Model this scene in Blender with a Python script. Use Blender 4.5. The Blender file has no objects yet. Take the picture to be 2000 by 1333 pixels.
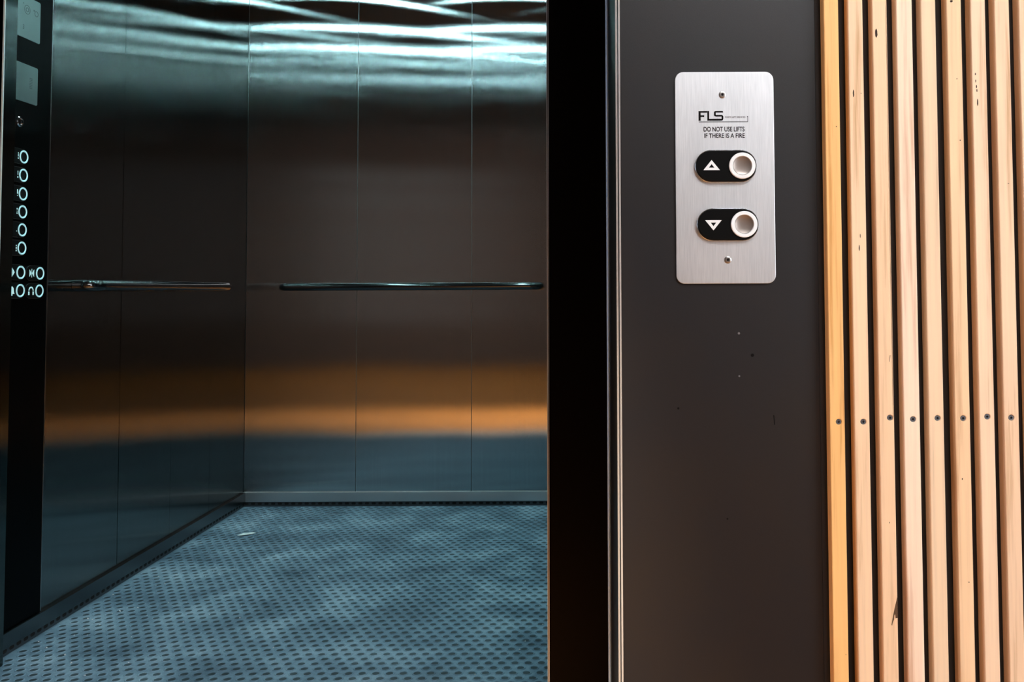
import bpy, bmesh, math, random
from mathutils import Vector, Matrix, Euler
random.seed(7)
C = bpy.context.scene.collection
sc = bpy.context.scene
PI = math.pi

# ------------------------------------------------------------------ camera
cam_d = bpy.data.cameras.new('camera')
cam = bpy.data.objects.new('camera', cam_d); C.objects.link(cam)
cam.location = (0, 0, 0.9)
cam.rotation_euler = (Matrix.Rotation(PI/2 + 0.04215, 3, 'X') @ Matrix.Rotation(-0.00417, 3, 'Z')).to_euler()
cam_d.sensor_width = 36; cam_d.lens = 31.5
cam_d.shift_x = -0.077; cam_d.shift_y = -0.087
cam_d.clip_start = 0.02
sc.camera = cam

# ------------------------------------------------------------------ world, light through the lobby window, exposure
w = bpy.data.worlds.new('sky'); sc.world = w; w.use_nodes = True
w.node_tree.nodes['Background'].inputs[0].default_value = (0.75, 0.85, 1.0, 1)
w.node_tree.nodes['Background'].inputs[1].default_value = 2.0

def area(name, loc, target, sx, sy, power, color):
    d = bpy.data.lights.new(name, 'AREA'); d.shape = 'RECTANGLE'; d.size = sx; d.size_y = sy
    d.energy = power; d.color = color
    o = bpy.data.objects.new(name, d); C.objects.link(o); o.location = loc
    o.rotation_euler = (Vector(target) - Vector(loc)).to_track_quat('-Z', 'Y').to_euler()
    return o
def spot(name, loc, target, power, color, angle, blend, size=0.04):
    d = bpy.data.lights.new(name, 'SPOT'); d.energy = power; d.color = color
    d.spot_size = math.radians(angle); d.spot_blend = blend; d.shadow_soft_size = size
    o = bpy.data.objects.new(name, d); C.objects.link(o); o.location = loc
    o.rotation_euler = (Vector(target) - Vector(loc)).to_track_quat('-Z', 'Y').to_euler()
    return o
area('window_daylight', (2.95, -1.5, 1.45), (0.0, -0.7, 1.20), 2.0, 1.9, 75, (0.93, 0.97, 1.0))
area('left_edge_fill', (-2.95, -0.10, 1.40), (0.0, 1.2, 1.2), 0.9, 1.6, 14, (0.75, 0.87, 1.0))  # bluish fill added on the left to catch the doorway edge strips
LOBBY_LAMPS = [(-0.35, 0.20, 2300), (-1.00, 0.20, 70)]   # x, y, watts
CAR_LAMPS = [(-1.145, 3.287), (-1.145, 2.77), (-1.145, 2.35), (-0.335, 3.287), (-0.335, 2.77), (-0.335, 2.35)]
CAR_LAMP_STRENGTH = 540.0

vs = sc.view_settings
vs.view_transform = 'Standard'; vs.look = 'None'; vs.gamma = 1.0; vs.exposure = 0.0; vs.use_curve_mapping = False
sc.cycles.max_bounces = 10; sc.cycles.glossy_bounces = 8; sc.cycles.diffuse_bounces = 4
sc.cycles.caustics_reflective = True
sc.cycles.sample_clamp_indirect = 40.0
sc.cycles.use_denoising = True

# ------------------------------------------------------------------ materials
def mat(name, color, rough=0.5, metal=0.0, spec=0.5, aniso=0.0, tangent=None, emit=None, estr=0.0, coat=0.0):
    m = bpy.data.materials.new(name); m.use_nodes = True
    b = m.node_tree.nodes['Principled BSDF']
    b.inputs['Base Color'].default_value = (*color, 1)
    b.inputs['Roughness'].default_value = rough
    b.inputs['Metallic'].default_value = metal
    b.inputs['Specular IOR Level'].default_value = spec
    b.inputs['Coat Weight'].default_value = coat
    if aniso:
        b.inputs['Anisotropic'].default_value = aniso
    if tangent:
        c = m.node_tree.nodes.new('ShaderNodeCombineXYZ')
        for i in range(3): c.inputs[i].default_value = tangent[i]
        m.node_tree.links.new(c.outputs[0], b.inputs['Tangent'])
    if emit:
        b.inputs['Emission Color'].default_value = (*emit, 1); b.inputs['Emission Strength'].default_value = estr
    return m

def nd(m, t, **kw):
    n = m.node_tree.nodes.new(t)
    for k, v in kw.items(): setattr(n, k, v)
    return n
def lk(m, a, b): m.node_tree.links.new(a, b)
def coords(m, scale=(1,1,1), kind='Object'):
    t = nd(m, 'ShaderNodeTexCoord'); mp = nd(m, 'ShaderNodeMapping')
    mp.inputs['Scale'].default_value = scale
    lk(m, t.outputs[kind], mp.inputs['Vector']); return mp.outputs[0]
def ramp(m, src, stops):
    r = nd(m, 'ShaderNodeValToRGB'); e = r.color_ramp.elements
    e[0].position, e[0].color = stops[0][0], (*stops[0][1], 1)
    e[1].position, e[1].color = stops[-1][0], (*stops[-1][1], 1)
    for p, c in stops[1:-1]:
        x = e.new(p); x.color = (*c, 1)
    lk(m, src, r.inputs[0]); return r.outputs[0]
def noise(m, vec, scale, detail=3.0, rough=0.5):
    n = nd(m, 'ShaderNodeTexNoise'); n.inputs['Scale'].default_value = scale
    n.inputs['Detail'].default_value = detail; n.inputs['Roughness'].default_value = rough
    lk(m, vec, n.inputs['Vector']); return n.outputs[0]

def brushed(name, color, rough, aniso, tangent, wave=0.0, streak=0.0, groove=0.36):
    """stainless sheet with vertical grooves; the sheet may be very slightly out of flat"""
    m = mat(name, color, rough, 1.0, aniso=aniso); axis = 1 if (tangent and tangent[1]) else 0
    m.node_tree.nodes.remove(m.node_tree.nodes['Principled BSDF'])
    b = nd(m, 'ShaderNodeBsdfAnisotropic', distribution='BECKMANN'); b.inputs['Color'].default_value = (*color, 1)
    b.inputs['Roughness'].default_value = rough; b.inputs['Anisotropy'].default_value = aniso
    if tangent:
        tc = nd(m, 'ShaderNodeCombineXYZ')
        for i in range(3): tc.inputs[i].default_value = tangent[i]
        lk(m, tc.outputs[0], b.inputs['Tangent'])
    lk(m, b.outputs[0], m.node_tree.nodes['Material Output'].inputs['Surface'])
    if streak:
        n = noise(m, coords(m, (500, 500, 1.2)), 1.0, 2.0)
        col = ramp(m, n, [(0.3, tuple(c*(1-streak) for c in color)), (0.7, tuple(min(1, c*(1+streak)) for c in color))])
        lk(m, col, b.inputs['Color'])
    # the fine vertical grooves of the brushing tilt the surface sideways only
    t = nd(m, 'ShaderNodeTexCoord'); 
    acc = None
    for q in (1000.0, 1370.0):
        sc3 = nd(m, 'ShaderNodeVectorMath', operation='SCALE'); sc3.inputs['Scale'].default_value = q
        lk(m, t.outputs['Object'], sc3.inputs[0])
        wn = nd(m, 'ShaderNodeTexWhiteNoise', noise_dimensions='3D'); lk(m, sc3.outputs[0], wn.inputs['Vector'])
        if acc is None: acc = wn.outputs['Value']
        else:
            ad = nd(m, 'ShaderNodeMath', operation='ADD'); lk(m, acc, ad.inputs[0]); lk(m, wn.outputs['Value'], ad.inputs[1]); acc = ad.outputs[0]
    ce = nd(m, 'ShaderNodeMath', operation='MULTIPLY_ADD'); ce.inputs[1].default_value = groove; ce.inputs[2].default_value = -groove
    lk(m, acc, ce.inputs[0])
    cv = nd(m, 'ShaderNodeCombineXYZ'); lk(m, ce.outputs[0], cv.inputs[axis])
    va = nd(m, 'ShaderNodeVectorMath', operation='ADD'); lk(m, cv.outputs[0], va.inputs[1])
    vn = nd(m, 'ShaderNodeVectorMath', operation='NORMALIZE'); lk(m, va.outputs[0], vn.inputs[0])
    ge = nd(m, 'ShaderNodeNewGeometry'); lk(m, ge.outputs['Normal'], va.inputs[0])
    lk(m, vn.outputs[0], b.inputs['Normal'])
    if wave:
        n = noise(m, coords(m, (1.0, 1.0, 0.55)), 3.2, 0.0)
        bp = nd(m, 'ShaderNodeBump'); bp.inputs['Strength'].default_value = 1.0
        bp.inputs['Distance'].default_value = wave
        lk(m, n, bp.inputs['Height']); lk(m, bp.outputs[0], va.inputs[0])
    return m

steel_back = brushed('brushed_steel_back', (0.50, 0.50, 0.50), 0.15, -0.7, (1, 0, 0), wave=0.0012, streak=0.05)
steel_side_shaded = brushed('brushed_steel_side_shaded', (0.24, 0.25, 0.245), 0.15, -0.7, (0, 1, 0), wave=0.0008, streak=0.05)  # same steel as the back wall, its dim reflection put into the colour
steel_right = brushed('brushed_steel_right', (0.5, 0.5, 0.5), 0.14, -0.7, (0, 1, 0))
steel_plain = brushed('brushed_steel_trim', (0.55, 0.55, 0.55), 0.32, 0.0, None, groove=0.05)
joint = mat('panel_joint', (0.22, 0.25, 0.26), 0.45, 1.0)
skirt_m = mat('satin_steel_skirting', (0.66, 0.68, 0.69), 0.38, 1.0)
chrome = mat('polished_steel', (0.6, 0.62, 0.65), 0.12, 1.0)
rail_m = mat('dark_polished_rail', (0.004, 0.004, 0.005), 0.12, 0.0, 1.0)
black_glass = mat('black_panel', (0.0008, 0.0008, 0.0008), 0.3, 0.0, 0.03)
door_black = mat('black_door_finish', (0.0012, 0.0008, 0.0007), 0.4, 0.0, 0.04)
reveal_black = mat('black_reveal_finish', (0.005, 0.0045, 0.0045), 0.35, 0.0, 0.12)
bead = mat('pale_edge_bead', (0.42, 0.39, 0.37), 0.4, 0.3)
bead_car = mat('bright_edge_bead', (0.42, 0.48, 0.54), 0.45, 0.5)
backing = mat('dark_backing', (0.012, 0.008, 0.006), 0.8)
ceil_car = mat('car_ceiling_paint', (0.05, 0.05, 0.055), 0.5)
ceil_lobby = mat('lobby_ceiling_paint', (0.10, 0.085, 0.075), 0.8)
lobby_wall = mat('lobby_wall_paint', (0.16, 0.115, 0.088), 0.7)
shaft = mat('dark_shaft', (0.01, 0.01, 0.01), 0.9)
lamp_glow = mat('cool_lamp_lens', (0.9, 0.9, 0.9), 0.5, emit=(0.50, 0.91, 0.95), estr=CAR_LAMP_STRENGTH)
lamp_warm = mat('warm_lamp_lens', (0.9, 0.9, 0.9), 0.5, emit=(1.0, 0.8, 0.55), estr=6.0)
white_plastic = mat('white_plastic', (0.9, 0.9, 0.9), 0.35)
ring_glow = mat('glowing_button_ring', (0.55, 0.8, 0.85), 0.35, emit=(0.35, 0.85, 0.95), estr=0.35)  # low cyan glow added to the car button rings
ink = mat('black_lettering', (0.004, 0.003, 0.003), 0.7, 0.0, 0.1)
ink_grey = mat('grey_lettering', (0.22, 0.21, 0.22), 0.6)
button_face = mat('black_button_face', (0.003, 0.003, 0.003), 0.35, 0.0, 0.12)
symbol_white = mat('white_symbol', (0.85, 0.85, 0.85), 0.4)
symbol_glow = mat('glowing_symbol', (0.7, 0.9, 0.9), 0.4, emit=(0.4, 0.85, 0.9), estr=0.35)  # low cyan glow added to the car button symbols
push_metal = mat('satin_push_cap', (0.50, 0.43, 0.39), 0.3, 1.0)
screw_metal = mat('screw_steel', (0.55, 0.52, 0.5), 0.3, 1.0)
screw_dark = mat('dark_screw', (0.14, 0.15, 0.17), 0.4, 0.6)
knot_m = mat('wood_knot', (0.035, 0.015, 0.008), 0.8)
tear_m = mat('torn_wood', (0.11, 0.055, 0.025), 0.9)
paper_m = mat('paper', (0.95, 0.95, 0.93), 0.7)

def make_faceplate_mat():
    m = mat('brushed_aluminium_faceplate', (0.78, 0.76, 0.77), 0.42, 1.0)
    b = m.node_tree.nodes['Principled BSDF']
    n = noise(m, coords(m, (900, 1, 28)), 1.0, 3.0, 0.6)
    n2 = noise(m, coords(m, (16, 1, 9)), 1.0, 3.0, 0.6)
    mx = nd(m, 'ShaderNodeMix'); mx.data_type = 'FLOAT'; mx.inputs[0].default_value = 0.4
    lk(m, n, mx.inputs[2]); lk(m, n2, mx.inputs[3])
    lk(m, ramp(m, mx.outputs[0], [(0.3, (0.63, 0.64, 0.66)), (0.72, (0.83, 0.83, 0.85))]), b.inputs['Base Color'])
    return m
faceplate = make_faceplate_mat()

def make_wallpanel_mat():
    m = mat('satin_charcoal_panel', (0.014, 0.012, 0.013), 0.42, 0.0, 0.4)
    b = m.node_tree.nodes['Principled BSDF']
    n = noise(m, coords(m, (1, 1, 0.8)), 5.0, 4.0, 0.6)
    lk(m, ramp(m, n, [(0.3, (0.0085, 0.0082, 0.010)), (0.7, (0.0135, 0.0100, 0.0088))]), b.inputs['Base Color'])
    n2 = noise(m, coords(m), 900.0, 1.0)
    bp = nd(m, 'ShaderNodeBump'); bp.inputs['Strength'].default_value = 0.15; bp.inputs['Distance'].default_value = 0.0003
    lk(m, n2, bp.inputs['Height']); lk(m, bp.outputs[0], b.inputs['Normal'])
    return m
panel_m = make_wallpanel_mat()

def wood(name, base, dark, seed, grain=1.0):
    m = mat(name, base, 0.5, 0.0, 0.35)
    b = m.node_tree.nodes['Principled BSDF']
    t = nd(m, 'ShaderNodeTexCoord'); mp = nd(m, 'ShaderNodeMapping')
    mp.inputs['Scale'].default_value = (160, 90, 5.0); mp.inputs['Location'].default_value = (seed*13.7, seed*3.1, seed*5.3)
    lk(m, t.outputs['Object'], mp.inputs['Vector'])
    n = noise(m, mp.outputs[0], 1.0, 5.0, 0.6)
    mp2 = nd(m, 'ShaderNodeMapping'); mp2.inputs['Scale'].default_value = (60, 30, 2.2); mp2.inputs['Location'].default_value = (seed*3.7, 0, seed*1.9)
    lk(m, t.outputs['Object'], mp2.inputs['Vector'])
    n2 = noise(m, mp2.outputs[0], 1.0, 3.0, 0.5)
    mx = nd(m, 'ShaderNodeMix'); mx.data_type = 'FLOAT'; mx.inputs[0].default_value = 0.5
    lk(m, n, mx.inputs[2]); lk(m, n2, mx.inputs[3])
    light = tuple(min(0.96, c*1.10) for c in base); dark = tuple(c*0.85 for c in dark)
    lk(m, ramp(m, mx.outputs[0], [(0.36, dark), (0.47, base), (0.60, light)]), b.inputs['Base Color'])
    return m

def floor_wood():
    m = mat('orange_timber_floor', (0.5, 0.2, 0.04), 0.45)
    b = m.node_tree.nodes['Principled BSDF']
    br = nd(m, 'ShaderNodeTexBrick'); br.inputs['Scale'].default_value = 1.0
    br.inputs['Color1'].default_value = (0.50, 0.20, 0.035, 1); br.inputs['Color2'].default_value = (0.43, 0.165, 0.028, 1)
    br.inputs['Mortar'].default_value = (0.08, 0.03, 0.01, 1)
    br.inputs['Brick Width'].default_value = 1.2; br.inputs['Row Height'].default_value = 0.085; br.inputs['Mortar Size'].default_value = 0.0015
    lk(m, coords(m), br.inputs['Vector']); lk(m, br.outputs[0], b.inputs['Base Color'])
    return m
timber_floor = floor_wood()

def rubber(name, a, bcol, dust):
    m = mat(name, a, 0.5, 0.0, 0.4)
    b = m.node_tree.nodes['Principled BSDF']
    n = noise(m, coords(m), 5.0, 6.0, 0.62)
    base = ramp(m, n, [(0.32, a), (0.52, bcol), (0.72, dust)])
    n2 = noise(m, coords(m), 140.0, 3.0, 0.7)
    mx = nd(m, 'ShaderNodeMix'); mx.data_type = 'RGBA'; mx.blend_type = 'MULTIPLY'; mx.inputs[0].default_value = 0.55
    lk(m, base, mx.inputs[6]); lk(m, ramp(m, n2, [(0.35, (0.6, 0.6, 0.6)), (0.65, (1, 1, 1))]), mx.inputs[7])
    lk(m, mx.outputs[2], b.inputs['Base Color'])
    lk(m, ramp(m, n, [(0.3, (0.38,)*3), (0.7, (0.6,)*3)]), b.inputs['Roughness'])
    return m
rubber_top = rubber('dusty_grey_rubber', (0.11, 0.165, 0.225), (0.23, 0.32, 0.41), (0.44, 0.54, 0.64))
rubber_dimple = rubber('dark_rubber_dimple', (0.025, 0.035, 0.042), (0.045, 0.06, 0.07), (0.11, 0.14, 0.16))

# ------------------------------------------------------------------ mesh helpers
class MB:
    def __init__(s): s.v = []; s.f = []; s.m = []
    def box(s, x0, x1, y0, y1, z0, z1, mi=0):
        b = len(s.v)
        s.v += [(x0,y0,z0),(x1,y0,z0),(x1,y1,z0),(x0,y1,z0),(x0,y0,z1),(x1,y0,z1),(x1,y1,z1),(x0,y1,z1)]
        for f in ((0,3,2,1),(4,5,6,7),(0,1,5,4),(1,2,6,5),(2,3,7,6),(3,0,4,7)): s.f.append(tuple(b+i for i in f)); s.m.append(mi)
        return s
    def poly_prism(s, pts, y0, y1, mi=0):
        """outline in the x-z plane extruded along y"""
        b = len(s.v); n = len(pts)
        s.v += [(x, y0, z) for x, z in pts] + [(x, y1, z) for x, z in pts]
        s.f.append(tuple(b+i for i in range(n))); s.m.append(mi)
        s.f.append(tuple(b+n+i for i in reversed(range(n)))); s.m.append(mi)
        for i in range(n):
            j = (i+1) % n
            s.f.append((b+i, b+n+i, b+n+j, b+j)); s.m.append(mi)
        return s
    def ring_prism(s, outer, inner, y0, y1, mi=0):
        b = len(s.v); n = len(outer)
        for y in (y0, y1):
            s.v += [(x, y, z) for x, z in outer] + [(x, y, z) for x, z in inner]
        for i in range(n):
            j = (i+1) % n
            s.f += [(b+i, b+j, b+n+j, b+n+i), (b+2*n+i, b+3*n+i, b+3*n+j, b+2*n+j),
                    (b+i, b+2*n+i, b+2*n+j, b+j), (b+n+i, b+n+j, b+3*n+j, b+3*n+i)]
            s.m += [mi]*4
        return s
    def lathe(s, cx, cz, prof, seg=32, mi=0, y=0.0):
        """profile of (radius, y offset) turned about the y axis"""
        b = len(s.v); k = len(prof)
        for r, dy in prof:
            s.v += [(cx + r*math.cos(2*PI*i/seg), y + dy, cz + r*math.sin(2*PI*i/seg)) for i in range(seg)]
        for q in range(k-1):
            for i in range(seg):
                j = (i+1) % seg
                s.f.append((b+q*seg+i, b+q*seg+j, b+(q+1)*seg+j, b+(q+1)*seg+i)); s.m.append(mi)
        if prof[-1][0] > 0: s.f.append(tuple(b+(k-1)*seg+i for i in range(seg))); s.m.append(mi)
        return s
    def build(s, name, mats, parent=None, smooth=False, bevel=0.0, xf=None, label=None):
        me = bpy.data.meshes.new(name); me.from_pydata(s.v, [], s.f)
        if not isinstance(mats, (list, tuple)): mats = [mats]
        for m in mats: me.materials.append(m)
        for p, mi in zip(me.polygons, s.m): p.material_index = mi
        bm = bmesh.new(); bm.from_mesh(me)
        bmesh.ops.remove_doubles(bm, verts=bm.verts, dist=1e-7)
        bmesh.ops.recalc_face_normals(bm, faces=bm.faces)
        if xf is not None: bm.transform(xf)
        bm.to_mesh(me); bm.free()
        if smooth:
            for p in me.polygons: p.use_smooth = True
            me.set_sharp_from_angle(angle=math.radians(35))
        o = bpy.data.objects.new(name, me); C.objects.link(o)
        if parent: o.parent = parent
        if bevel:
            bv = o.modifiers.new('bevel', 'BEVEL'); bv.width = bevel; bv.segments = 2; bv.limit_method = 'ANGLE'
        if label: o['label'] = label
        return o

def stadium(cx, cz, w, h, seg=16):
    r = h/2; d = w/2 - r; p = []
    for i in range(seg+1):
        a = -PI/2 + PI*i/seg; p.append((cx + d + r*math.cos(a), cz + r*math.sin(a)))
    for i in range(seg+1):
        a = PI/2 + PI*i/seg; p.append((cx - d + r*math.cos(a), cz + r*math.sin(a)))
    return p
def rrect(x0, x1, z0, z1, r, seg=8):
    p = []
    for cx, cz, a0 in ((x1-r, z0+r, -PI/2), (x1-r, z1-r, 0), (x0+r, z1-r, PI/2), (x0+r, z0+r, PI)):
        for i in range(seg+1):
            a = a0 + PI/2*i/seg; p.append((cx + r*math.cos(a), cz + r*math.sin(a)))
    return p
def circle(cx, cz, r, seg=40): return [(cx + r*math.cos(2*PI*i/seg), cz + r*math.sin(2*PI*i/seg)) for i in range(seg)]
def tag(o, label=None, cat=None, group=None, kind=None):
    if label: o['label'] = label
    if cat: o['category'] = cat
    if group: o['group'] = group
    if kind: o['kind'] = kind
    return o
def empty(name, loc=(0,0,0)):
    o = bpy.data.objects.new(name, None); C.objects.link(o); o.location = loc; o.empty_display_size = 0.05
    return o
def struct(o, label, cat):
    return tag(o, label, cat, kind='structure')

def tube(path, r, seg=20):
    """a round tube along a 3-D path with domed ends"""
    mb = MB(); pts = [Vector(p) for p in path]; n = len(pts); rings = []
    up = Vector((0, 0, 1)) if abs((pts[-1]-pts[0]).normalized().z) < 0.9 else Vector((1, 0, 0))
    for i, p in enumerate(pts):
        t = (pts[min(i+1, n-1)] - pts[max(i-1, 0)]).normalized()
        a = up; b = t.cross(a).normalized()
        rings.append([p + a*(r*math.cos(2*PI*k/seg)) + b*(r*math.sin(2*PI*k/seg)) for k in range(seg)])
    for ring in rings: mb.v += [tuple(q) for q in ring]
    for i in range(n-1):
        for k in range(seg):
            j = (k+1) % seg
            mb.f.append((i*seg+k, i*seg+j, (i+1)*seg+j, (i+1)*seg+k)); mb.m.append(0)
    mb.f.append(tuple(range(seg))); mb.m.append(0)
    mb.f.append(tuple((n-1)*seg+k for k in range(seg))); mb.m.append(0)
    return mb

def text_mesh(name, body, x0, x1, z0, z1, y, material, parent, depth=0.0002, bold=0.016):
    """lettering fitted into a box on a plane facing the lobby"""
    cu = bpy.data.curves.new(name, 'FONT'); cu.body = body; cu.size = 1.0; cu.offset = bold
    to = bpy.data.objects.new(name + '_source', cu); C.objects.link(to)
    bpy.context.view_layer.update()
    dg = bpy.context.evaluated_depsgraph_get()
    me = bpy.data.meshes.new_from_object(to.evaluated_get(dg))
    bpy.data.objects.remove(to); bpy.data.curves.remove(cu)
    xs = [v.co.x for v in me.vertices]; ys = [v.co.y for v in me.vertices]
    a, b, c, d = min(xs), max(xs), min(ys), max(ys)
    for v in me.vertices:
        X = x0 + (v.co.x - a)/(b - a)*(x1 - x0); Z = z0 + (v.co.y - c)/(d - c)*(z1 - z0)
        v.co = (X, y, Z)
    bm = bmesh.new(); bm.from_mesh(me)
    g = bmesh.ops.extrude_face_region(bm, geom=bm.faces[:])
    bmesh.ops.translate(bm, vec=(0, depth, 0), verts=[e for e in g['geom'] if isinstance(e, bmesh.types.BMVert)])
    bmesh.ops.recalc_face_normals(bm, faces=bm.faces)
    bm.to_mesh(me); bm.free()
    me.materials.clear(); me.materials.append(material); me.name = name
    o = bpy.data.objects.new(name, me); C.objects.link(o); o.parent = parent
    return o

# ------------------------------------------------------------------ dimensions (metres; camera stands in the lobby at x=0, y=0)
XL, XR = -1.457, -0.035       # lift car side walls
YB = 3.787                    # lift car back wall
YF = 2.20                     # inner face of the lift car front
ZC = 2.32                     # lift car ceiling
YW = 1.137                    # face of the lobby wall
XJ = 0.036                    # right side of the doorway recess
ZH = 2.10                     # head of the doorway
LX0, LX1, LY0, LZ = -3.0, 3.0, -3.2, 2.8

# ------------------------------------------------------------------ lift car shell
# rubber floor with hexagonally packed round studs
mb = MB(); mb.box(XL, XR, 1.93, YB, -0.02, 0.0)
PX, PY = 0.0322, 0.0279
row = 0; y = 1.95
SEG = 14
cs = [(math.cos(2*PI*k/SEG), math.sin(2*PI*k/SEG)) for k in range(SEG)]
while y < YB - 0.02:
    x = XL + 0.03 + (PX/2 if row % 2 else 0)
    while x < XR - 0.02:
        b = len(mb.v)
        for r, z in ((0.0124, 0.0), (0.0113, 0.0014), (0.0096, 0.0014), (0.0086, 0.0002)):
            mb.v += [(x + r*c, y + r*s, z) for c, s in cs]
        for q in range(3):
            for k in range(SEG):
                j = (k+1) % SEG
                mb.f.append((b+q*SEG+k, b+q*SEG+j, b+(q+1)*SEG+j, b+(q+1)*SEG+k)); mb.m.append(0)
        mb.f.append(tuple(b+3*SEG+k for k in range(SEG))); mb.m.append(1)
        x += PX
    y += PY; row += 1
me = bpy.data.meshes.new('floor'); me.from_pydata(mb.v, [], mb.f)
me.materials.append(rubber_top); me.materials.append(rubber_dimple)
me.polygons.foreach_set('material_index', mb.m); me.update()
car_floor = bpy.data.objects.new('floor', me); C.objects.link(car_floor)
struct(car_floor, 'dusty blue grey studded rubber floor of the lift car', 'floor')

# back wall: three brushed panels with thin joints
wb = MB().box(XL-0.02, XR+0.02, YB+0.004, YB+0.03, 0, ZC).build('wall_back', joint)
struct(wb, 'brushed steel back wall of the lift car in three panels', 'wall')
xs = [XL, -0.989, -0.504, XR]
for a, b in zip(xs, xs[1:]):
    MB().box(a+0.0014, b-0.0014, YB, YB+0.004, 0.0, ZC).build('wall_panel', steel_back, wb)
# left wall
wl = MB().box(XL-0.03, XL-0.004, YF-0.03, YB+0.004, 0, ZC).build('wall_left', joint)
struct(wl, 'brushed steel left wall of the lift car, shade put into its colour', 'wall')
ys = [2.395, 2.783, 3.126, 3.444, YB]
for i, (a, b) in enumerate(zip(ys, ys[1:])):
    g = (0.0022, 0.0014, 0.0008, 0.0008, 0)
    MB().box(XL-0.004, XL, a+g[i], b-g[i+1], 0.0, ZC).build('wall_panel', steel_side_shaded, wl)
MB().box(XL-0.004, XL, YF-0.03, 2.19, 0.0, ZC).build('wall_panel', steel_side_shaded, wl)
# right wall (behind the door leaf)
wr = MB().box(XR, XR+0.025, YF-0.03, YB+0.004, 0, ZC).build('wall_right', steel_right)
struct(wr, 'brushed steel right wall of the lift car', 'wall')
# car front: left return, right return, transom above the doors
wf = MB().box(-1.457, -1.422, 2.150, YF, 0, ZC).build('wall_front', brushed('brushed_steel_return_shaded', (0.13, 0.145, 0.14), 0.15, -0.7, (0, 1, 0)))  # darker copy of the transom steel, shade put into its colour
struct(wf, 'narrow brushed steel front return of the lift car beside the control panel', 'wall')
steel_front = brushed('brushed_steel_transom', (0.5, 0.5, 0.5), 0.14, -0.7, (1, 0, 0))
MB().box(-0.086, XR+0.02, 2.150, YF, 0, ZC).build('return_panel', steel_front, wf)
MB().box(-1.422, -0.086, 2.150, YF, ZH, ZC).build('transom', steel_front, wf)
MB().box(-1.4235, -1.4200, 2.1480, 2.1515, 0, ZH).build('edge_bead', mat('bright_return_edge', (0.85, 0.9, 0.88), 0.35, 0.3), wf, label='bright thin edge of the return')
# car ceiling
cc = MB().box(XL-0.03, XR+0.03, 2.150, YB+0.03, ZC, ZC+0.03).build('ceiling', ceil_car)
struct(cc, 'dark ceiling of the lift car', 'ceiling')

# skirtings with a slotted vent strip underneath
def skirting(name, length, xf, label, skirt_m=skirt_m):
    t = MB().box(0, length, -0.012, 0, 0.021, 0.060).build(name, skirt_m, None, bevel=0.0012, xf=xf)
    struct(t, label, 'skirting')
    MB().box(0, length, -0.004, 0, 0.0, 0.021).build('vent_strip', mat('vent_strip_steel', (0.10, 0.11, 0.12), 0.4, 0.8), t, xf=xf)
    s = MB(); n = int(length/0.028)
    for i in range(n):
        s.poly_prism(stadium(0.014 + i*0.028, 0.012, 0.018, 0.009, 5), -0.0046, -0.0038)
    s.build('vent_slot', backing, t, xf=xf)
    return t
skirting('baseboard_back', XR - XL, Matrix.Translation((XL, YB, 0)), 'brushed steel skirting along the back of the lift car')
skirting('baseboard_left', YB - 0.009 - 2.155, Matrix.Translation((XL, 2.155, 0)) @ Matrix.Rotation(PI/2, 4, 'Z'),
         'steel skirting along the left side of the lift car, shade put into its colour',
         mat('shaded_steel_skirting', (0.12, 0.13, 0.135), 0.25, 1.0))  # same steel as the back skirting, its darker reflection put into the colour

# ------------------------------------------------------------------ doorway: sills, door leaves, recess
sill = MB().box(-1.46, 0.03, 1.84, 1.93, -0.02, 0.0005)
for yy in (1.852, 1.866, 1.88, 1.894, 1.908): sill.box(-1.46, 0.03, yy, yy+0.006, 0.0, 0.0025)
s = sill.build('trim_1', mat('sill_aluminium', (0.75, 0.73, 0.7), 0.6, 0.4)); struct(s, 'grooved metal threshold of the lift doorway', 'threshold')
# right landing door leaf
d = MB().box(-0.0845, 0.17, 1.780, 1.815, 0.003, ZH).build('door_1', door_black)
struct(d, 'glossy black lift door leaf standing open behind the dark wall', 'door')
MB().box(-0.0875, -0.0860, 1.780, 1.815, 0.003, ZH).build('edge_strip', bead_car, d, label='thin bright steel edge strip')
MB().box(-0.0860, -0.0845, 1.784, 1.815, 0.003, ZH).build('edge_gap', backing, d)
MB().box(-0.0845, -0.0836, 1.7785, 1.7802, 0.003, ZH).build('edge_strip', bead_car, d, label='thin bright steel edge strip')
# car door leaf behind it
d = MB().box(-0.088, 0.17, 1.95, 1.985, 0.003, ZH).build('door_2', door_black)
struct(d, 'inner black lift door leaf behind the landing door', 'door')
# left leaves, nearly hidden in their pocket
lm = mat('brown_steel_door_edge', (0.30, 0.24, 0.20), 0.35, 1.0)
d = MB().box(-1.60, -1.412, 2.04, 2.085, 0.003, ZH).build('door_3', lm)
struct(d, 'brownish steel edge of the open left lift door', 'door')
d = MB().box(-1.60, -1.412, 1.780, 1.815, 0.003, ZH).build('door_4', door_black)
struct(d, 'left black landing door leaf in its pocket', 'door')
# corner strip between leaf and recess, bluish reflection painted into its colour
st = tube([(0.0338, 1.771, z) for z in (0.0, 0.7, 1.4, ZH)], 0.0031, 12).build('trim_2', mat('blue_reflection_strip', (0.40, 0.62, 0.95), 0.35, 0.1), smooth=True)
struct(st, 'thin polished vertical strip with a painted bluish reflection at the right corner of the doorway', 'trim')
# recess right side
rv = MB().box(XJ, XJ+0.015, YW+0.006, 1.78, 0, ZH).build('trim_3', reveal_black)
struct(rv, 'narrow black reveal on the right side of the doorway', 'trim')
eb = MB().box(0.0326, 0.0349, YW+0.001, YW+0.010, 0, 2.6).box(0.0362, 0.0384, YW-0.0015, YW+0.004, 0, 2.6).build('trim_4', bead)
struct(eb, 'pale vertical edge strip of the dark wall panel beside the doorway', 'trim')
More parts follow.
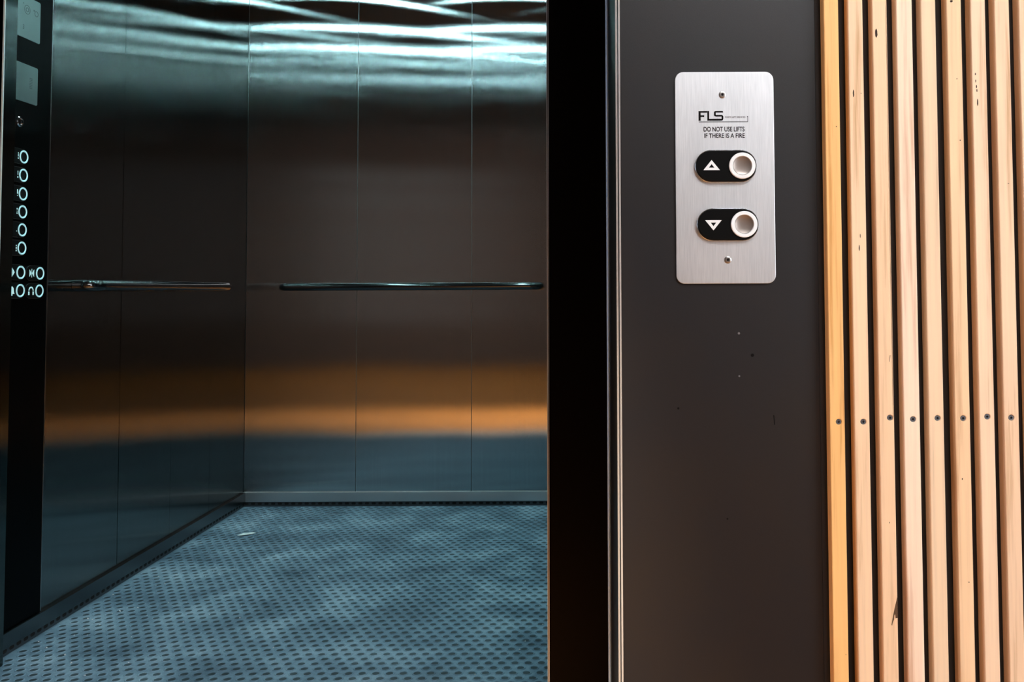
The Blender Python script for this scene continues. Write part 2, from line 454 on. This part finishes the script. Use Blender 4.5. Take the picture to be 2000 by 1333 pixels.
# recess left side, head
rl = MB().box(-1.49, -1.475, YW, 1.78, 0, ZH).build('trim_5', reveal_black)
struct(rl, 'black reveal on the left side of the doorway', 'trim')
hd = MB().box(-1.49, XJ+0.015, YW, 2.15, ZH, ZH+0.02).build('trim_6', reveal_black)
struct(hd, 'black underside of the doorway head', 'trim')
# dark shaft surfaces closing the gaps between landing and car
shf = MB().box(-1.62, -1.60, 1.7, 2.2, -0.02, 2.5).box(0.17, 0.19, 1.7, 2.2, -0.02, 2.5).box(XJ+0.015, 0.19, 1.76, 1.78, -0.02, ZH) \
    .box(XR+0.02, 0.19, 2.13, 2.15, -0.02, 2.5).box(-1.62, -1.457, 2.13, 2.15, -0.02, 2.5).box(-1.62, -1.475, 1.76, 1.78, -0.02, ZH) \
    .box(-1.62, 0.19, 1.93, 1.95, -0.03, -0.005)
struct(shf.build('wall_shaft', shaft), 'dark lift shaft surfaces beside the doors', 'wall')

# ------------------------------------------------------------------ lobby shell
lf = MB().box(LX0, LX1, LY0, YW+0.01, -0.03, 0.0).box(-1.49, 0.036, YW+0.01, 1.84, -0.03, 0.0).build('floor_lobby', timber_floor)
struct(lf, 'orange timber floor of the lobby', 'floor')
lc = MB().box(LX0, LX1, LY0, YW+0.1, LZ, LZ+0.03).build('ceiling_lobby', ceil_lobby); struct(lc, 'lobby ceiling', 'ceiling')
w1 = MB().box(LX0, LX1, LY0-0.05, LY0, 0, LZ).build('wall_lobby_rear', lobby_wall); struct(w1, 'brown lobby wall opposite the lift', 'wall')
w2 = MB().box(LX0-0.05, LX0, LY0, -0.6, 0, LZ).box(LX0-0.05, LX0, 0.4, YW, 0, LZ).box(LX0-0.05, LX0, -0.6, 0.4, 0, 0.6).box(LX0-0.05, LX0, -0.6, 0.4, 2.2, LZ).build('wall_lobby_left', lobby_wall); struct(w2, 'brown lobby side wall on the left', 'wall')  # opening goes with the added fill light on this side
w3 = MB().box(LX1, LX1+0.08, LY0, -2.55, 0, LZ).box(LX1, LX1+0.08, -0.45, YW, 0, LZ).box(LX1, LX1+0.08, -2.55, -0.45, 0, 0.45) \
    .box(LX1, LX1+0.08, -2.55, -0.45, 2.45, LZ).build('wall_lobby_right', lobby_wall); struct(w3, 'lobby side wall with the window on the right', 'wall')
# dark panel wall with the call plate, head over the doorway
wp = MB().box(XJ+0.003, 0.2880, YW, YW+0.006, 0, LZ).build('wall_right_front', panel_m)
struct(wp, 'satin charcoal metal wall panel between the doorway and the timber slats', 'wall')
for (X, Z, r, m_) in ((0.2037, 0.8165, 0.0022, 'd'), (0.1868, 0.8440, 0.0016, 'l'), (0.1868, 0.7900, 0.0012, 'l'), (0.1095, 0.7500, 0.0015, 'd'), (0.1700, 0.6120, 0.0012, 'd')):
    mk = MB().lathe(X, Z, [(r, 0.0), (r*0.6, -0.0003), (r*0.2, -0.0001)], 10, y=YW)
    mk.build('dent', ink if m_ == 'd' else mat('pale_scuff', (0.12, 0.11, 0.11), 0.5), wp, label='small mark in the paint')
MB().poly_prism([(0.2290, 0.741), (0.2302, 0.741), (0.2312, 0.729), (0.2300, 0.729)], YW-0.0002, YW+0.0004).build('scratch', ink, wp, label='short dark scratch')
wh = MB().box(-1.49, XJ+0.003, YW, YW+0.02, ZH, LZ).box(LX0, -1.49, YW, YW+0.02, 0, LZ).build('wall_left_front', panel_m)
struct(wh, 'dark wall left of and over the lift doorway', 'wall')
ws = MB().box(0.2885, 0.60, 1.1376, 1.152, 0, LZ).build('wall_slatted', backing); struct(ws, 'dark backing behind the timber slats', 'wall')
ws2 = MB().box(0.60, LX1, YW, YW+0.02, 0, LZ).build('wall_far_right', panel_m); struct(ws2, 'dark wall right of the timber slats', 'wall')

# ------------------------------------------------------------------ timber slats
SL = [  # centre x, base colour, dark grain, screw x, screw z
    (0.3050, (0.90, 0.50, 0.19), (0.78, 0.36, 0.10), 0.3067, 0.7338),
    (0.3357, (0.88, 0.60, 0.38), (0.72, 0.43, 0.22), 0.3372, 0.7337),
    (0.3663, (0.87, 0.58, 0.36), (0.78, 0.47, 0.26), 0.3703, 0.7386),
    (0.3975, (0.93, 0.68, 0.50), (0.84, 0.52, 0.34), 0.3989, 0.7366),
    (0.4279, (0.82, 0.58, 0.38), (0.62, 0.43, 0.26), 0.4294, 0.7378),
    (0.4604, (0.86, 0.57, 0.34), (0.78, 0.45, 0.24), 0.4612, 0.7376),
    (0.4908, (0.87, 0.61, 0.41), (0.76, 0.47, 0.27), 0.4911, 0.7394),
    (0.5211, (0.85, 0.58, 0.38), (0.72, 0.43, 0.23), 0.5209, 0.7380),
    (0.5520, (0.86, 0.60, 0.40), (0.76, 0.46, 0.26), 0.5522, 0.7375)]
SLAB = ['orange honey coloured timber slat beside the dark wall panel',
        'pale timber slat second from the dark wall panel, dark flecks near its top',
        'timber slat third from the dark wall with a torn notch low down',
        'palest pinkish white timber slat, fourth from the dark wall panel',
        'timber slat fifth from the dark wall with greyish grain low down',
        'timber slat sixth from the dark wall with a small dark knot at its top',
        'timber slat seventh from the dark wall with a row of dark dashes',
        'timber slat eighth from the dark wall, last one with its screw showing',
        'timber slat cut by the right edge of the picture']
for i, (cx, base, dark, sx, sz) in enumerate(SL):
    W_ = 0.0186 if i != 3 else 0.0200
    mb = MB().box(-W_/2, W_/2, -0.030, -0.012, 0, LZ-0.002)
    o = mb.build('timber_slat', wood('slat_wood', base, dark, i+1.3))
    o.location = (cx, 1.1495, 0.001)
    tag(o, SLAB[i], 'slat', 'timber slats on the wall')
    # drill the screw hole
    cut = MB().lathe(sx-cx, sz, [(0.0034, -0.04), (0.0034, -0.0245)], 20)
    cut.f.append(tuple(range(20))); cut.m.append(0)
    co = cut.build('cutter', backing); co.location = o.location
    bpy.context.view_layer.update()
    bo = o.modifiers.new('b', 'BOOLEAN'); bo.operation = 'DIFFERENCE'; bo.object = co; bo.solver = 'EXACT'
    bpy.context.view_layer.update()
    nm = bpy.data.meshes.new_from_object(o.evaluated_get(bpy.context.evaluated_depsgraph_get()))
    o.modifiers.clear(); o.data = nm
    bpy.data.objects.remove(co)
    if len(nm.materials) > 1: nm.materials.pop()
    bv = o.modifiers.new('bevel', 'BEVEL'); bv.width = 0.0013; bv.segments = 3; bv.limit_method = 'ANGLE'; bv.angle_limit = math.radians(80)
    # recessed hex screw
    sc_ = MB().lathe(sx-cx, sz, [(0.0033, -0.0258), (0.0033, -0.0288), (0.0029, -0.0295), (0.0016, -0.0295), (0.0014, -0.0270)], 20)
    sc_.build('screw', screw_dark, o, smooth=True, label='dark countersunk screw')
slats = [o for o in C.objects if o.name.startswith('timber_slat')]
def mark(i, name, pts, m_, d=0.0004, label=None):
    """a knot or tear in the face of slat i; points relative to the slat centre"""
    MB().poly_prism(pts, -0.0300-0.0002, -0.0300+d).build(name, m_, slats[i], label=label)
def blob(x, z, w_, h_, seed=0):
    rr = random.Random(seed); n = 14
    return [(x + w_/2*math.cos(2*PI*k/n)*(0.8+0.4*rr.random()), z + h_/2*math.sin(2*PI*k/n)*(0.85+0.3*rr.random())) for k in range(n)]
mark(2, 'knot', blob(-0.0045, 1.2215, 0.0030, 0.0115, 3), knot_m, label='dark oval knot')
mark(2, 'tear', [(0.0088, 0.519), (0.0075, 0.514), (0.0052, 0.505), (0.0034, 0.497), (0.0020, 0.490), (0.0012, 0.486), (0.0018, 0.4845), (0.0030, 0.489), (0.0044, 0.492), (0.0050, 0.4975), (0.0060, 0.4985), (0.0064, 0.4935), (0.0078, 0.494), (0.0088, 0.494)], tear_m, label='torn brown notch')
mark(2, 'sliver', [(0.0052, 0.816), (0.0058, 0.816), (0.0046, 0.808), (0.0042, 0.808)], knot_m)
mark(5, 'knot', blob(-0.0030, 1.262, 0.0036, 0.003, 5), knot_m)
for k, (dx, z, w_, h_) in enumerate([(-0.0050, 1.169, 0.0012, 0.003), (-0.0047, 1.160, 0.0010, 0.004), (-0.0040, 1.153, 0.0013, 0.0045), (-0.0035, 1.148, 0.0012, 0.004), (-0.0030, 1.133, 0.0016, 0.009)]):
    mark(6, 'fleck', blob(dx, z, w_, h_, k), knot_m)
for k, (i, dx, z, w_, h_) in enumerate([(0, 0.0045, 1.103, 0.0013, 0.0013), (1, -0.0040, 1.145, 0.0016, 0.010), (1, 0.0055, 1.145, 0.0010, 0.001), (1, 0.0, 0.95, 0.0012, 0.008), (1, 0.0015, 0.965, 0.0008, 0.005),
        (5, 0.0020, 1.163, 0.0012, 0.0012), (5, 0.0045, 1.085, 0.0015, 0.0014), (5, -0.0020, 0.663, 0.0013, 0.0022), (7, 0.003, 1.03, 0.0022, 0.0008), (5, 0.0035, 0.537, 0.0012, 0.0012), (2, 0.001, 0.61, 0.0008, 0.002), (0, 0.006, 0.45, 0.0009, 0.001)]):
    mark(i, 'fleck', blob(dx, z, w_, h_, k+20), knot_m)

# ------------------------------------------------------------------ hall call plate
X0, X1, Z0, Z1 = 0.1082, 0.2340, 0.9070, 1.1775
PLY = YW
hp = empty('call_plate', (0, 0, 0)); tag(hp, 'brushed metal lift call plate with two oval buttons on the dark wall', 'call plate')
MB().poly_prism(rrect(X0, X1, Z0, Z1, 0.0105), PLY-0.0030, PLY).build('plate', faceplate, hp, bevel=0.0005)
yp = PLY - 0.0030
for zc, xc, up in ((1.0560, 0.1717, True), (0.9817, 0.1733, False)):
    bt = MB().poly_prism(stadium(xc, zc, 0.0760, 0.0390), yp-0.0062, yp).build('button', button_face, hp, bevel=0.0008, smooth=True,
          label='black oval %s button' % ('up' if up else 'down'))
    MB().ring_prism(stadium(xc, zc, 0.0785, 0.0415), stadium(xc, zc, 0.0762, 0.0392), yp-0.0040, yp).build('bezel', chrome, bt, bevel=0.0004, smooth=True)
    rx = xc + 0.0202
    MB().lathe(rx, zc, [(0.0167, 0), (0.0167, -0.0018), (0.0160, -0.0024), (0.0124, -0.0024), (0.0116, -0.0005), (0.0116, 0.0)], 48, y=yp-0.0062).build('ring', white_plastic, bt, smooth=True, label='white round ring')
    MB().lathe(rx, zc, [(0.0115, 0), (0.0114, -0.0010), (0.009, -0.0005), (0.005, -0.0001), (0.0008, 0.0)], 40, y=yp-0.0064).build('push_cap', push_metal, bt, smooth=True, label='satin metal push cap')
    tx, tz = xc - 0.0185, zc + (0.0005 if up else -0.0005)
    s_ = 1 if up else -1
    out = [(tx-0.0105, tz-0.0060*s_), (tx+0.0105, tz-0.0060*s_), (tx, tz+0.0070*s_)]
    inn = [(tx-0.0035, tz-0.0028*s_), (tx+0.0035, tz-0.0028*s_), (tx, tz+0.0018*s_)]
    MB().ring_prism(out, inn, yp-0.0066, yp-0.0061).build('arrow', symbol_white, bt, label='white arrow triangle')
for xx, zz in ((0.1686, 1.1482), (0.1735, 0.9371)):
    so = MB().lathe(xx, zz, [(0.0046, 0), (0.0044, -0.0008), (0.0036, -0.0012), (0.0022, -0.0012), (0.0018, -0.0004)], 28, y=yp)
    so = so.build('screw', screw_metal, hp, smooth=True)
    MB().poly_prism(circle(xx, zz, 0.0016, 6), yp-0.0008, yp-0.0002).build('socket', ink, so)
# logo letters F L S
def logo():
    m = MB(); y0, y1 = yp-0.00025, yp+0.0001
    ax, bz = 0.1380, 1.1148; H = 0.0124; t = 0.0024
    L = lambda pts: m.poly_prism([(ax+a*0.89, bz+b) for a, b in pts], y0, y1)
    L([(0, 0), (0.0030, 0), (0.0030, H), (0, H)])
    L([(0.0030, H-0.0021), (0.0122, H-0.0021), (0.0122, H), (0.0030, H)])
    L([(0.0030, 0.0048), (0.0082, 0.0048), (0.0082, 0.0070), (0.0030, 0.0070)])
    L([(0.0125, 0), (0.0152, 0), (0.0152, H), (0.0125, H)])
    L([(0.0152, 0), (0.0330, 0), (0.0345, 0.0004), (0.0355, 0.0020), (0.0355, 0.0024), (0.0152, 0.0024)])
    L([(0.0330, 0.0024), (0.0355, 0.0024), (0.0355, 0.0052), (0.0345, 0.0068), (0.0332, 0.0074), (0.0330, 0.0074)])
    L([(0.0245, 0.0052), (0.0330, 0.0052), (0.0330, 0.0074), (0.0232, 0.0074), (0.0235, 0.0060)])
    L([(0.0222, 0.0070), (0.0232, 0.0056), (0.0247, 0.0056), (0.0247, 0.0104), (0.0222, 0.0108)])
    L([(0.0222, 0.0104), (0.0350, 0.0104), (0.0355, 0.0110), (0.0345, H), (0.0238, H), (0.0222, 0.0112)])
    m.build('logo', ink, hp, label='black FLS logo letters')
    u = MB()
    u.poly_prism([(0.1384, 1.1129), (0.2008, 1.1129), (0.2008, 1.1136), (0.1384, 1.1136)], y0, y1)
    u.poly_prism([(0.2003, 1.1129), (0.2009, 1.1129), (0.2009, 1.1202), (0.2003, 1.1202)], y0, y1)
    u.poly_prism(circle(0.2004, 1.1199, 0.0006, 10), y0, y1)
    u.build('logo_line', ink, hp, label='thin line under the logo')
logo()
text_mesh('lettering', 'FORTE LIFT SERVICES', 0.1718, 0.1977, 1.1180, 1.1203, yp-0.0002, ink_grey, hp)['label'] = 'tiny grey words beside the logo'
text_mesh('lettering', 'DO NOT USE LIFTS', 0.1443, 0.1964, 1.1008, 1.1069, yp-0.0002, ink, hp)['label'] = 'black words DO NOT USE LIFTS'
text_mesh('lettering', 'IF THERE IS A FIRE', 0.1450, 0.1966, 1.0926, 1.0985, yp-0.0002, ink, hp)['label'] = 'black words IF THERE IS A FIRE'

# ------------------------------------------------------------------ lift car control panel (on the left wall, faces +x)
cp = empty('control_panel', (0, 0, 0)); tag(cp, 'tall black lift control panel with faintly glowing round buttons inside the car', 'control panel')
# built facing the lobby as the hall plate is, then turned to face into the car: local x -> world y, local y -> world -x... 
def side(xw):  # local (a, b, z) -> world (xw - b, a, z)
    return Matrix(((0, -1, 0, xw), (1, 0, 0, 0), (0, 0, 1, 0), (0, 0, 0, 1)))
S = side(XL)
MB().box(2.19, 2.393, -0.0045, 0.004, 0.062, 2.25).build('panel', black_glass, cp, xf=S)
MB().box(2.393, 2.3950, -0.0055, 0.004, 0.062, 2.25).build('edge_trim', steel_plain, cp, xf=S)
pf = -0.0045
disp = MB().poly_prism(rrect(2.215, 2.3370, 1.5525, 1.6620, 0.005), pf-0.002, pf).build('notice_plate', brushed('dull_plate', (0.30, 0.34, 0.33), 0.5, -0.2, (0, 1, 0)), cp, xf=S, label='grey engraved notice plate')
grey_mark = mat('engraved_grey', (0.10, 0.12, 0.12), 0.6)
eg = MB().ring_prism(circle(2.282, 1.628, 0.0120, 24), circle(2.282, 1.628, 0.0104, 24), pf-0.0024, pf-0.0018)
eg.ring_prism(circle(2.282, 1.628, 0.006, 16), circle(2.282, 1.628, 0.0045, 16), pf-0.0024, pf-0.0018)
eg.poly_prism(circle(2.2665, 1.641, 0.0016, 10), pf-0.0024, pf-0.0018)
eg.poly_prism(circle(2.3100, 1.634, 0.0022, 10), pf-0.0024, pf-0.0018)
eg.ring_prism(circle(2.320, 1.628, 0.0075, 20), circle(2.320, 1.628, 0.0062, 20), pf-0.0024, pf-0.0018)
eg.build('pictogram', grey_mark, disp, xf=S, label='faint engraved symbols')
def side_text(name, body, a0, a1, z0, z1, b, m_, parent):
    o = text_mesh(name, body, a0, a1, z0, z1, b, m_, parent)
    o.data.transform(S); return o
side_text('lettering', '3', 2.2655, 2.2705, 1.574, 1.586, pf-0.0024, grey_mark, disp)
spk = MB().poly_prism(rrect(2.215, 2.3315, 1.3877, 1.4860, 0.005), pf-0.002, pf).build('speaker_plate', disp.data.materials[0], cp, xf=S, label='grey speaker plate')
gr = MB()
for k in range(7): gr.box(2.2980, 2.3090, pf-0.0024, pf-0.0018, 1.4275+k*0.0042, 1.4289+k*0.0042)
gr.build('grille', grey_mark, spk, xf=S, label='small slotted speaker grille')
ky = MB().lathe(2.2600, 1.3330, [(0.0135, 0), (0.0135, -0.004), (0.0115, -0.006), (0.0085, -0.006), (0.0075, -0.003), (0.0, -0.003)], 28, y=pf).build('key_switch', chrome, cp, smooth=True, xf=S, label='chrome key switch')
MB().box(2.2590, 2.2610, pf-0.0066, pf-0.003, 1.3270, 1.3390).build('key_slot', ink, ky, xf=S)
def tri(m, a, z, w_, h_, b0, b1): m.poly_prism([(a, z-h_/2), (a+w_, z), (a, z+h_/2)] if w_ > 0 else [(a, z-h_/2), (a, z+h_/2), (a+w_, z)], b0, b1)
def car_button(rc, zc, sym, lab):
    oc = rc - 0.0195
    b = MB().poly_prism(stadium(oc, zc, 0.0760, 0.0385), pf-0.004, pf).build('button', button_face, cp, xf=S, bevel=0.0006, smooth=True, label=lab)
    MB().ring_prism(stadium(oc, zc, 0.0775, 0.0400), stadium(oc, zc, 0.0762, 0.0387), pf-0.0030, pf).build('bezel', chrome, b, xf=S, smooth=True)
    MB().lathe(rc, zc, [(0.0166, 0), (0.0166, -0.0016), (0.0158, -0.0022), (0.0143, -0.0022), (0.0126, -0.0004), (0.0126, 0.0)], 40, y=pf-0.004).build('ring', ring_glow, b, smooth=True, xf=S, label='pale glowing ring')
    MB().lathe(rc, zc, [(0.0125, 0), (0.0122, -0.0008), (0.006, -0.0002), (0.0, 0.0)], 32, y=pf-0.0042).build('push_cap', mat('dark_push_cap', (0.08, 0.09, 0.09), 0.25, 1.0), b, smooth=True, xf=S)
    m = MB(); y0, y1 = pf-0.0043, pf-0.0038
    sc0 = rc - 0.0345
    if sym == 'close':
        sc0 = rc - 0.034
        tri(m, sc0-0.0095, zc, 0.008, 0.019, y0, y1); tri(m, sc0+0.0095, zc, -0.008, 0.019, y0, y1); m.box(sc0-0.0008, sc0+0.0008, y0, y1, zc-0.011, zc+0.011)
    elif sym == 'open':
        sc0 = rc - 0.034
        tri(m, sc0+0.0025, zc, 0.008, 0.019, y0, y1); tri(m, sc0-0.0025, zc, -0.008, 0.019, y0, y1); m.box(sc0-0.0008, sc0+0.0008, y0, y1, zc-0.011, zc+0.011)
    elif sym == 'phone':
        sc0 = rc - 0.034; o_, i_ = [], []
        for k in range(13):
            a = PI*k/12; o_.append((sc0+0.0105*math.cos(a), zc+0.0005+0.0105*math.sin(a))); i_.append((sc0+0.0070*math.cos(a), zc+0.0005+0.0070*math.sin(a)))
        m.poly_prism(o_ + i_[::-1], y0, y1)
        m.box(sc0-0.0115, sc0-0.0065, y0, y1, zc-0.0105, zc-0.0015); m.box(sc0+0.0065, sc0+0.0115, y0, y1, zc-0.0105, zc-0.0015)
    elif sym == 'bell':
        sc0 = rc - 0.032
        m.poly_prism([(sc0-0.010, zc-0.008), (sc0+0.010, zc-0.008), (sc0+0.0075, zc-0.003), (sc0+0.006, zc+0.006), (sc0, zc+0.011), (sc0-0.006, zc+0.006), (sc0-0.0075, zc-0.003)], y0, y1)
        m.poly_prism(circle(sc0, zc-0.0105, 0.0025, 10), y0, y1)
    else:
        for (da, dz, w_, h_) in sym: m.box(rc-0.0215+da-w_/2, rc-0.0215+da+w_/2, y0, y1, zc+dz-h_/2, zc+dz+h_/2)
    m.build('symbol', symbol_glow, b, xf=S)
FL = [[(0, 0.007, 0.002, 0.003), (0, 0.0015, 0.002, 0.006), (0, -0.006, 0.003, 0.003)], [(0, 0.004, 0.002, 0.010), (0, -0.007, 0.003, 0.004)],
      [(0, 0.004, 0.003, 0.011), (0, -0.006, 0.002, 0.002)], [(0, 0.006, 0.003, 0.004), (0, 0.0, 0.002, 0.002), (0, -0.005, 0.003, 0.003)],
      [(0, -0.004, 0.002, 0.002)], [(0, 0.006, 0.003, 0.003), (0, 0.0, 0.003, 0.005), (0, -0.007, 0.003, 0.004)]]
for k, zc in enumerate((1.2453, 1.1980, 1.1504, 1.1045, 1.0583, 1.0118)):
    car_button(2.2773, zc, FL[k], 'black floor button with glowing round ring')
car_button(2.2753, 0.9500, 'open', 'black door opening button'); car_button(2.3550, 0.9490, 'close', 'black door closing button')
car_button(2.2750, 0.9038, 'bell', 'black alarm bell button'); car_button(2.3535, 0.9030, 'phone', 'black button with a headset symbol')

# ------------------------------------------------------------------ handrails
def rail(name, p0, p1, wall_dir, label):
    p0, p1, wd = Vector(p0), Vector(p1), Vector(wall_dir)
    t = (p1 - p0).normalized(); R = 0.038; path = []
    path.append(p0 + wd*0.055)
    for k in range(9):
        a = PI/2*k/8; path.append(p0 + t*(R - R*math.cos(a)) + wd*(R - R*math.sin(a)))
    n = 12
    for k in range(1, n): path.append((p0 + t*R).lerp(p1 - t*R, k/n))
    for k in range(9):
        a = PI/2*k/8; path.append(p1 - t*(R - R*math.sin(a)) + wd*(R - R*math.cos(a)))
    path.append(p1 + wd*0.055)
    root = empty(name, (0, 0, 0)); tag(root, label, 'handrail', 'lift handrails')
    tube(path, 0.0162, 24).build('rail', rail_m, root, smooth=True)
    return root
rail('handrail', (-1.2925, YB-0.056, 0.9165), (-0.2150, YB-0.056, 0.9165), (0, 1, 0), 'dark polished handrail on the back wall of the lift car')
rail('handrail', (XL+0.056, 2.530, 0.9180), (XL+0.056, 3.480, 0.9180), (-1, 0, 0), 'dark polished handrail on the left wall of the lift car')

# ------------------------------------------------------------------ downlights
def lamp(name, x, y, z, r, glow, label, group):
    root = empty(name, (x, y, z)); tag(root, label, 'downlight', group)
    T = Matrix.Rotation(PI/2, 4, 'X')   # lathe axis y -> z
    MB().lathe(0, 0, [(r*1.02, 0.0), (r*1.05, -0.003), (r*1.35, -0.004), (r*1.4, 0.0)], 28).build('bezel', chrome, root, smooth=True, xf=T @ Matrix.Rotation(PI, 4, 'X') if False else Matrix(((1,0,0,0),(0,0,1,0),(0,1,0,0),(0,0,0,1))))
    MB().lathe(0, 0, [(r, 0.0), (r*0.98, -0.0015), (r*0.5, -0.002)], 28).build('lens', glow, root, xf=Matrix(((1,0,0,0),(0,0,1,0),(0,1,0,0),(0,0,0,1))))
for x, y in CAR_LAMPS:
    where = ('left' if x < -0.7 else 'right') + ' row, ' + {3.287: 'nearest the back wall', 2.77: 'in the middle', 2.35: 'nearest the doors'}[y]
    lamp('ceiling_downlight', x, y, ZC, 0.026, lamp_glow, 'small cool white downlight in the lift car ceiling, ' + where, 'lift car downlights')
for x, y, pw in LOBBY_LAMPS:
    lamp('lobby_downlight', x, y, LZ, 0.05, lamp_warm, 'round warm downlight in the lobby ceiling, %s of the two' % ('right' if x > -0.7 else 'left'), 'lobby downlights')
    spot('lobby_downlight_beam', (x, y, LZ-0.01), (x-0.08, y+1.05, 0), pw, (1.0, 0.84, 0.62), 29, 0.9)

lp = empty('added_fill_panel', (0.85, -0.85, LZ)); tag(lp, 'wide white fill light added in the lobby ceiling', 'added fill light')  # unseen panel added to light the slats from the front and above
MB().box(-0.5, 0.5, -0.8, 0.8, -0.02, 0).build('fill_face', mat('fill_panel_glow', (0.9, 0.9, 0.9), 0.6, emit=(0.96, 0.98, 1.0), estr=16.5), lp)
MB().box(-0.54, -0.5, -0.84, 0.84, -0.03, 0).box(0.5, 0.54, -0.84, 0.84, -0.03, 0).box(-0.5, 0.5, -0.84, -0.8, -0.03, 0).box(-0.5, 0.5, 0.8, 0.84, -0.03, 0).build('frame', steel_plain, lp)

# ------------------------------------------------------------------ bits on the floor
pp = MB().poly_prism([(0, 0), (0.016, -0.004), (0.040, 0.004), (0.050, 0.012), (0.038, 0.014), (0.012, 0.010)], 0, 0.0006)
pp = pp.build('paper_scrap', paper_m, xf=Matrix(((1,0,0,0),(0,0,1,0),(0,1,0,0),(0,0,0,1))))
bmx = pp.data
for v in bmx.vertices: v.co.z += 0.004*math.sin(v.co.x*60)**2
pp.location = (-1.305, 3.335, 0.0018); pp.scale = (1.15, 2.6, 1)
tag(pp, 'small white paper scrap on the rubber floor near the left back corner', 'paper scrap')
g = MB(); rr = random.Random(3)
spots = [(-0.30, 2.30), (-0.20, 2.25), (-0.17, 2.35), (-0.25, 2.6), (-0.13, 2.5), (-0.6, 2.5), (-0.9, 2.6)]
for k in range(110):
    if k < 40: x, y = rr.uniform(-0.35, -0.1), rr.uniform(2.1, 3.2)
    elif k < 65: x, y = rr.uniform(-1.43, -1.1), rr.uniform(2.3, 3.0)
    else: x, y = rr.uniform(-1.43, -0.08), rr.uniform(2.1, 3.7)
    s_ = rr.uniform(0.0007, 0.0026); b = len(g.v); z = 0.0015
    g.v += [(x+s_, y, z), (x-s_*0.6, y+s_, z), (x-s_, y-s_*0.9, z), (x, y, z+s_*1.2)]
    g.f += [(b, b+1, b+2), (b, b+1, b+3), (b+1, b+2, b+3), (b+2, b, b+3)]; g.m += [0]*4
tag(g.build('grit', mat('pale_grit', (0.8, 0.8, 0.78), 0.5)), 'scattered pale grit and crumbs over the rubber car floor', 'grit', kind='stuff')
